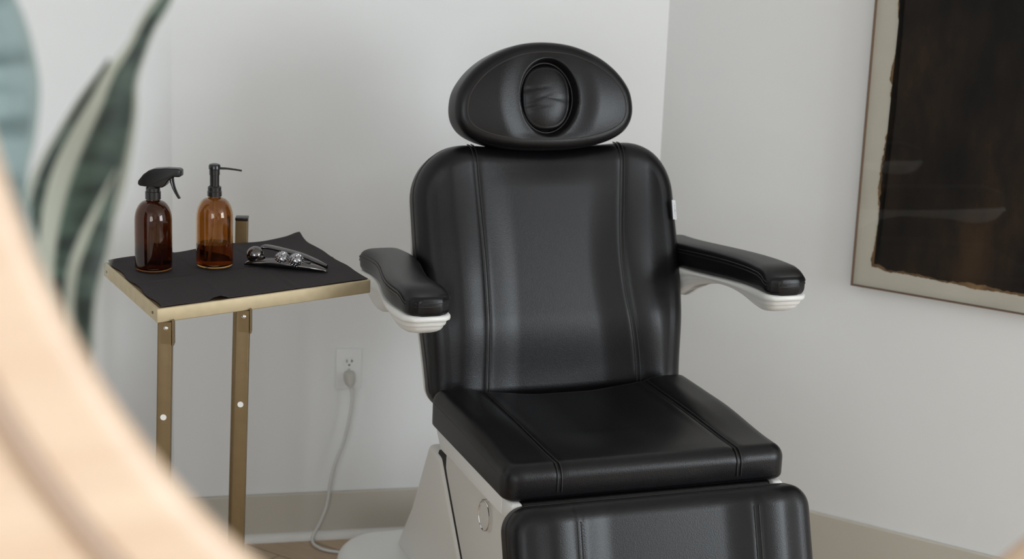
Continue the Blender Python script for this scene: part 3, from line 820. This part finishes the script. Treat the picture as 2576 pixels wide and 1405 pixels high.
MB().tube([(0, 0, HB + 0.01), (-0.002, 0.003, 0.09), (-0.010, 0.004, 0.012)], 0.0024, 8).build('dip_tube', M_WHITE, pump)

# ------------------------------------------------------------------ facial massage roller on the liner
RZ = TZ + 0.0045
roll_c = Vector((-0.488, 3.700, RZ))
roller = empty('massage_roller', roll_c, math.radians(-13), 'dark chrome facial massage roller with two studded balls lying on the tray', 'massage roller')
def boat(t):    # half width along the lower body, t 0..1
    return 0.0135 * math.sin(PI * min(1, max(0, t))) ** 0.55 + 0.001
rings = []
for i in range(29):
    t = i / 28; x = -0.083 + 0.166 * t; hwid = boat(t); hgt = 0.0085 * math.sin(PI * t) ** 0.5 + 0.0012
    rings.append([Vector((x, -0.012 + hwid * math.cos(a), hgt + hgt * math.sin(a))) for a in [2 * PI * k / 20 for k in range(20)]])
MB().loft(rings).build('lower_body', M_GUN, roller, sharp=60)
hpts = spline([(-0.066, 0.004, 0.020), (-0.058, 0.016, 0.030), (-0.048, 0.021, 0.031), (-0.02, 0.020, 0.028), (0.02, 0.017, 0.022), (0.05, 0.011, 0.015), (0.078, 0.001, 0.008)], 40)
rings = []
for i, p in enumerate(hpts):
    t = i / 39; wv = 0.0085 * (0.75 + 0.35 * math.sin(PI * t)) * (1 if t < 0.85 else 1 - 0.5 * (t - 0.85) / 0.15); hv = 0.0042
    rings.append([Vector(p) + Vector((0.15 * wv * math.cos(a), wv * math.cos(a), hv * math.sin(a))) for a in [2 * PI * k / 18 for k in range(18)]])
MB().loft(rings).build('handle', M_GUN, roller, sharp=60)
def studded(c, r):
    bm = bmesh.new(); bmesh.ops.create_uvsphere(bm, u_segments=36, v_segments=22, radius=r * 0.93)
    mb = MB().add([v.co + Vector(c) for v in bm.verts], [[v.index for v in f.verts] for f in bm.faces]) if not bm.verts.ensure_lookup_table() else None
    bm.free()
    n = 120
    for i in range(n):
        y = 1 - 2 * (i + 0.5) / n; ra = math.sqrt(1 - y * y); th = i * 2.399963
        d = Vector((ra * math.cos(th), ra * math.sin(th), y)); o1 = d.orthogonal().normalized(); o2 = d.cross(o1)
        b = Vector(c) + d * r * 0.91; s_ = r * 0.125
        mb.add([b + (o1 + o2) * s_ * 0.7, b + (o1 - o2) * s_ * 0.7, b - (o1 + o2) * s_ * 0.7, b - (o1 - o2) * s_ * 0.7, b + d * r * 0.11],
               [(0, 1, 4), (1, 2, 4), (2, 3, 4), (3, 0, 4)])
    return mb
for x, y in ((-0.0065, -0.012), (0.0225, -0.016)):
    studded((x, y, 0.0185), 0.0150).build('roller_ball', M_STUD, roller, smooth=False)
bm = bmesh.new(); bmesh.ops.create_uvsphere(bm, u_segments=32, v_segments=20, radius=0.0165); bm.verts.ensure_lookup_table()
MB().add([v.co + Vector((-0.064, -0.004, 0.0195)) for v in bm.verts], [[v.index for v in f.verts] for f in bm.faces]).build('end_knob', M_CHROME if False else M_GUN, roller)
bm.free()
MB().tube([(-0.064, -0.004, 0.0195), (-0.045, -0.012, 0.014)], 0.006, 12).build('knob_axle', M_GUN, roller)
MB().tube([(-0.03, -0.012, 0.016), (0.05, -0.014, 0.016)], 0.0028, 10).build('ball_axle', M_GUN, roller)

roller.scale = (1.15, 1.15, 1.15)
# ------------------------------------------------------------------ outlet and cord on the back wall
def wb(s, z, off): return B1 + db * s + nb * off + Vector((0, 0, z))
outc = wb(0.290, 0.4785, 0)
outlet = empty('wall_outlet', outc, AB, 'white double power outlet low on the back wall', 'power outlet')
# local x along wall, -y towards the room
pl_ = MB(); pl_.box((0, -0.003, 0), (0.070, 0.005, 0.114)); pl_.build('cover_plate', M_PLATE, outlet, bevel=0.0018, seg=3)
for k, z in enumerate((0.0195, -0.0195)):
    o_ = [(0.0168 * math.cos(a), max(-0.0135, min(0.0135, 0.0172 * math.sin(a)))) for a in [2 * PI * i / 40 for i in range(40)]]
    rc_ = MB().prism(o_, -0.0072, -0.0035, o=(0, 0, z)).build('socket', M_PLATE, outlet, smooth=False)
    sl = MB(); sl.box((-0.0064, -0.0072, z + 0.0035), (0.0022, 0.0008, 0.0080)); sl.box((0.0064, -0.0072, z + 0.0035), (0.0022, 0.0008, 0.0086)); sl.box((0.0087, -0.0072, z + 0.0035), (0.0036, 0.0008, 0.0022))
    sl.tube([(0, -0.0068, z - 0.0075), (0, -0.0076, z - 0.0075)], 0.0027, 14)
    sl.build('slot', M_SLOT, rc_, smooth=False)
MB().tube([(0, -0.0055, 0), (0, -0.0064, 0)], 0.0028, 12).build('cover_screw', M_CHROME, outlet)
pc = wb(0.290, 0.4590, 0.0075)
cord = empty('power_cord', (pc.x, pc.y, 0), AB, 'pale grey power cord plugged into the wall outlet and trailing to the chair base', 'power cord')
pg = []
for (y, wx, z0, z1) in ((0.0, 0.0150, -0.0170, 0.0160), (-0.008, 0.0150, -0.0180, 0.0160), (-0.018, 0.0135, -0.0215, 0.0130), (-0.026, 0.009, -0.024, 0.006), (-0.030, 0.005, -0.025, -0.004)):
    pg.append([Vector((wx * math.copysign(abs(math.cos(a)) ** 0.6, math.cos(a)), y, 0.459 + (z0 + z1) / 2 + (z1 - z0) / 2 * math.copysign(abs(math.sin(a)) ** 0.6, math.sin(a)))) for a in [2 * PI * i / 28 for i in range(28)]])
M_PLUG = mat('plug_plastic', (0.50, 0.48, 0.43), 0.5)
MB().loft(pg).build('plug', M_PLUG, cord, sharp=50)
inv = Matrix.Rotation(-AB, 3, 'Z')
cp_ = [(-0.4255, 4.5285, 0.448), (-0.422, 4.521, 0.430), (-0.419, 4.521, 0.404), (-0.425, 4.519, 0.348), (-0.439, 4.515, 0.281), (-0.459, 4.510, 0.225), (-0.472, 4.506, 0.168), (-0.482, 4.500, 0.099), (-0.501, 4.493, 0.048), (-0.516, 4.483, 0.017), (-0.512, 4.463, 0.0055), (-0.493, 4.434, 0.005), (-0.470, 4.418, 0.005), (-0.445, 4.411, 0.005), (-0.405, 4.405, 0.005), (-0.360, 4.395, 0.005), (-0.31, 4.36, 0.005)]
MB().tube([inv @ (Vector(p) - Vector((pc.x, pc.y, 0))) for p in spline(cp_, 120)], 0.0044, 10).build('cable', M_CORD, cord)

# ------------------------------------------------------------------ framed painting on the right wall
art = empty('framed_painting', CRN + nr * 0.002 + dr * 0.594 + Vector((0, 0, 0.799)), AR, 'framed abstract painting, dark brown and black on pale paper, on the right wall', 'painting')
AW, AH = 1.02, 1.25
def abox(x0, x1, y0, y1, z0, z1): return MB().box(((x0 + x1) / 2, (y0 + y1) / 2, (z0 + z1) / 2), (x1 - x0, y1 - y0, z1 - z0))
f_ = MB()
ft = 0.003
for (x0, x1, z0, z1) in ((0, AW, 0, ft), (0, AW, AH - ft, AH), (0, ft, ft, AH - ft), (AW - ft, AW, ft, AH - ft)):
    f_.box(((x0 + x1) / 2, -0.014, (z0 + z1) / 2), (x1 - x0, 0.028, z1 - z0))
f_.build('frame', M_FRAME, art, smooth=False)
abox(ft, AW - ft, -0.018, -0.012, ft, AH - ft).build('paper', M_PAPER, art, smooth=False)
edge_pts = [(0.646, 1.85), (0.651, 1.72), (0.647, 1.592), (0.652, 1.534), (0.655, 1.495), (0.662, 1.447), (0.659, 1.407), (0.654, 1.367), (0.652, 1.337), (0.661, 1.323), (0.655, 1.297), (0.664, 1.283), (0.659, 1.247), (0.662, 1.228), (0.655, 1.197), (0.651, 1.156), (0.646, 1.124), (0.645, 1.083), (0.646, 1.032), (0.653, 0.987), (0.653, 0.956), (0.651, 0.909), (0.647, 0.887), (0.643, 0.871), (0.646, 0.858), (0.667, 0.857), (0.687, 0.849), (0.716, 0.852), (0.758, 0.851), (0.801, 0.849), (0.841, 0.847), (0.884, 0.847), (0.935, 0.847), (0.985, 0.846), (1.041, 0.846), (1.2, 0.85), (1.35, 0.847), (1.50, 0.852), (1.545, 0.87), (1.55, 1.0), (1.545, 1.3), (1.552, 1.6), (1.548, 1.85), (1.53, 1.98), (1.3, 1.985), (0.9, 1.98), (0.66, 1.975)]
def paint_poly(jit, grow, seed):
    rnd = random.Random(seed); P = resample([(x - 0.594, z - 0.799) for x, z in edge_pts], 1100); n = len(P); out = []
    for i, (x, z) in enumerate(P):
        a, b = P[i - 1], P[(i + 1) % n]; nx, nz = b[1] - a[1], -(b[0] - a[0]); l = math.hypot(nx, nz) or 1
        k = noise.noise(Vector((x * 70, z * 70, seed))) * jit + noise.noise(Vector((x * 190, z * 190, seed + 5))) * jit * 0.7 - grow * (0.35 + 1.6 * max(0.0, noise.noise(Vector((x * 9, z * 9, 4.2))) + 0.25))
        out.append((min(AW - 0.02, max(0.02, x + nx / l * k)), min(AH - 0.02, max(0.02, z + nz / l * k))))
    return out
def paint_layer(name, M, jit, grow, seed, y0, y1):
    mb = MB().prism(paint_poly(jit, grow, seed), y0, y1); return mb.build(name, M, art, smooth=False)
paint_layer('ochre_underpainting', M_OCHRE, 0.003, -0.003, 3, -0.0186, -0.0181)
paint_layer('dark_paint', M_PAINT, 0.0035, 0.005, 9, -0.0194, -0.0187)
abox(ft, AW - ft, -0.026, -0.0235, ft, AH - ft).build('glass', M_PANE, art, smooth=False)

# ------------------------------------------------------------------ console in front, just below the picture, with the plant and the wooden ring on it
CZ = 0.98
con = empty('console_table', (-0.02, 1.30, 0), 0, 'brown wooden console table in the near foreground carrying the plant and wooden ring', 'console table')
MB().box((0, 0, CZ - 0.02), (1.30, 0.62, 0.04)).build('table_top', M_CONSOLE, con, bevel=0.004)
for sx in (-1, 1):
    for sy in (-1, 1):
        MB().box((sx * 0.61, sy * 0.27, (CZ - 0.04) / 2), (0.05, 0.05, CZ - 0.04)).build('leg', M_CONSOLE, con, bevel=0.003)
# big pale wooden ring
rcen = Vector((0.218, 1.265, 1.829)); rrad = 0.616; raz = 0.549
ring = empty('wooden_ring', (rcen.x, rcen.y, CZ), raz, 'large pale wooden ring, blurred, curving across the lower left foreground', 'decorative ring')
WB, TBk = 0.170, 0.050
prof = []
for (x0, y0_, a0) in ((0.022, -TBk / 2 + 0.022, 180), (WB - 0.012, -TBk / 2 + 0.012, 270), (WB - 0.012, TBk / 2 - 0.012, 0), (0.022, TBk / 2 - 0.022, 90)):
    rr = 0.022 if x0 < 0.1 else 0.012
    for i in range(7):
        a = math.radians(a0 + 90 * i / 6); prof.append((x0 + rr * math.cos(a), y0_ + rr * math.sin(a)))
NR = 180
zc_ = rcen.z - CZ
rings = [[Vector(((rrad + x) * math.cos(t), y, zc_ + (rrad + x) * math.sin(t))) for x, y in prof] for t in [2 * PI * i / NR for i in range(NR)]]
rmb = MB().loft(rings + [rings[0]], cap=False)
rb = rmb.build('ring_band', M_RING, ring)
MB().tube([((rrad + 0.061) * math.cos(t), -TBk / 2 + 0.001, zc_ + (rrad + 0.061) * math.sin(t)) for t in [2 * PI * i / NR for i in range(NR)]], 0.008, 8, closed=True).build('inlay_line', M_GROOVE, rb)
MB().prism([(-0.13, 0), (0.13, 0), (0.11, 0.085), (0.05, 0.068), (-0.05, 0.068), (-0.11, 0.085)], -0.05, 0.05).build('ring_stand', M_CONSOLE, ring, bevel=0.004)

# snake plant
plant = empty('snake_plant', (-0.375, 1.43, CZ), 0, 'blurred snake plant with tall banded green leaves at the left edge', 'potted plant')
pinv = Vector((-0.375, 1.43, CZ))
MB().lathe([(0.055, 0), (0.066, 0.004), (0.078, 0.06), (0.084, 0.15), (0.082, 0.154), (0.078, 0.15), (0.074, 0.135)], (0, 0, 0), 48).build('pot', M_POT, plant)
MB().lathe([(0.076, 0.125), (0.05, 0.134), (0.01, 0.137)], (0, 0, 0), 32).build('soil', M_SOIL, plant)
LEAVES = {
 'A': ([(-0.4496, 1.4447, 1.7668, 0.0065), (-0.4381, 1.4343, 1.7233, 0.0136), (-0.4269, 1.4254, 1.686, 0.0213), (-0.4192, 1.415, 1.6423, 0.0258), (-0.4164, 1.406, 1.6047, 0.0232), (-0.4158, 1.3985, 1.5734, 0.0181), (-0.4106, 1.3911, 1.5421, 0.0142), (-0.3968, 1.3822, 1.505, 0.0129), (-0.3789, 1.3719, 1.4617, 0.0116), (-0.372, 1.375, 1.40, 0.0103), (-0.372, 1.385, 1.30, 0.0084), (-0.375, 1.40, 1.11, 0.007)], M_LEAF_SHEEN, 0.35),
 'B': ([(-0.305, 1.5672, 1.7202, 0.0014), (-0.3206, 1.5614, 1.6956, 0.007), (-0.3315, 1.5572, 1.678, 0.0077), (-0.3418, 1.5513, 1.6536, 0.0092), (-0.3531, 1.5455, 1.6292, 0.0141), (-0.3597, 1.5389, 1.6015, 0.0204), (-0.3693, 1.5314, 1.5703, 0.0261), (-0.3786, 1.524, 1.539, 0.0296), (-0.3869, 1.5166, 1.5079, 0.0282), (-0.3937, 1.5091, 1.4767, 0.0232), (-0.3962, 1.4993, 1.4355, 0.0183), (-0.394, 1.486, 1.3875, 0.0141), (-0.387, 1.465, 1.30, 0.0099), (-0.380, 1.445, 1.11, 0.0077)], M_LEAF, 0.1),
 'C': ([(-0.3761, 1.5995, 1.6399, 0.0015), (-0.3862, 1.5947, 1.6201, 0.0051), (-0.3999, 1.5895, 1.5983, 0.0065), (-0.4151, 1.5831, 1.5712, 0.0073), (-0.4279, 1.577, 1.5459, 0.0087), (-0.4363, 1.571, 1.5208, 0.0102), (-0.4392, 1.5643, 1.4924, 0.0124), (-0.4323, 1.5559, 1.4572, 0.0138), (-0.4193, 1.5442, 1.4082, 0.0131), (-0.41, 1.525, 1.3554, 0.0109), (-0.40, 1.495, 1.25, 0.0087), (-0.39, 1.465, 1.11, 0.0073)], M_LEAF, -0.3),
 'D': ([(-0.3336, 1.4487, 1.5681, 0.0013), (-0.3395, 1.444, 1.5483, 0.0053), (-0.3459, 1.4385, 1.5253, 0.0094), (-0.3523, 1.433, 1.5023, 0.0127), (-0.3584, 1.4275, 1.4793, 0.0134), (-0.3608, 1.422, 1.4564, 0.012), (-0.3598, 1.4166, 1.4337, 0.01), (-0.3579, 1.4112, 1.411, 0.0087), (-0.3586, 1.408, 1.3622, 0.008), (-0.358, 1.41, 1.24, 0.0067), (-0.357, 1.42, 1.11, 0.006)], M_LEAF, 0.2),
}
def leaf(pts, M, tw):
    S = spline(pts, 70); me_v = []; me_f = []; at = []; K = 13
    for i, p in enumerate(S):
        c = Vector(p[:3]); a = Vector(S[max(0, i - 1)][:3]); b = Vector(S[min(69, i + 1)][:3]); t = (b - a).normalized()
        side = t.cross(Vector((tw, -1, 0.0))).normalized(); side = side if side.x > 0 else -side
        nrm = side.cross(t); nrm = nrm if nrm.y < 0 else -nrm
        hwid = max(0.0008, p[3] * 1.1)
        for lay in (0, 1):
            for k in range(K):
                u = -1 + 2 * k / (K - 1)
                th = 0.0022 * (1 - u ** 4) + 0.0002
                q = c + side * hwid * u + nrm * (-0.35 * hwid * (1 - u * u) + (th if lay == 0 else -th))
                me_v.append(q - pinv); at.append(u)
    for i in range(69):
        for lay in (0, 1):
            for k in range(K - 1):
                a = i * 2 * K + lay * K + k; b = a + 2 * K
                me_f.append((a, a + 1, b + 1, b) if lay == 0 else (a, b, b + 1, a + 1))
        for k in (0, K - 1):
            a = i * 2 * K + k; me_f.append((a, a + 2 * K, a + 3 * K, a + K))
    me_f.append(tuple(range(K)) + tuple(range(2 * K - 1, K - 1, -1)))
    e = 69 * 2 * K; me_f.append(tuple(range(e, e + K)) + tuple(range(e + 2 * K - 1, e + K - 1, -1)))
    mb = MB().add(me_v, me_f); o = mb.build('leaf', M, plant, sharp=80)
    A = o.data.attributes.new('across', 'FLOAT', 'POINT')
    A.data.foreach_set('value', at)
    return o
for k, (pts, M, tw) in LEAVES.items(): leaf(pts, M, tw)
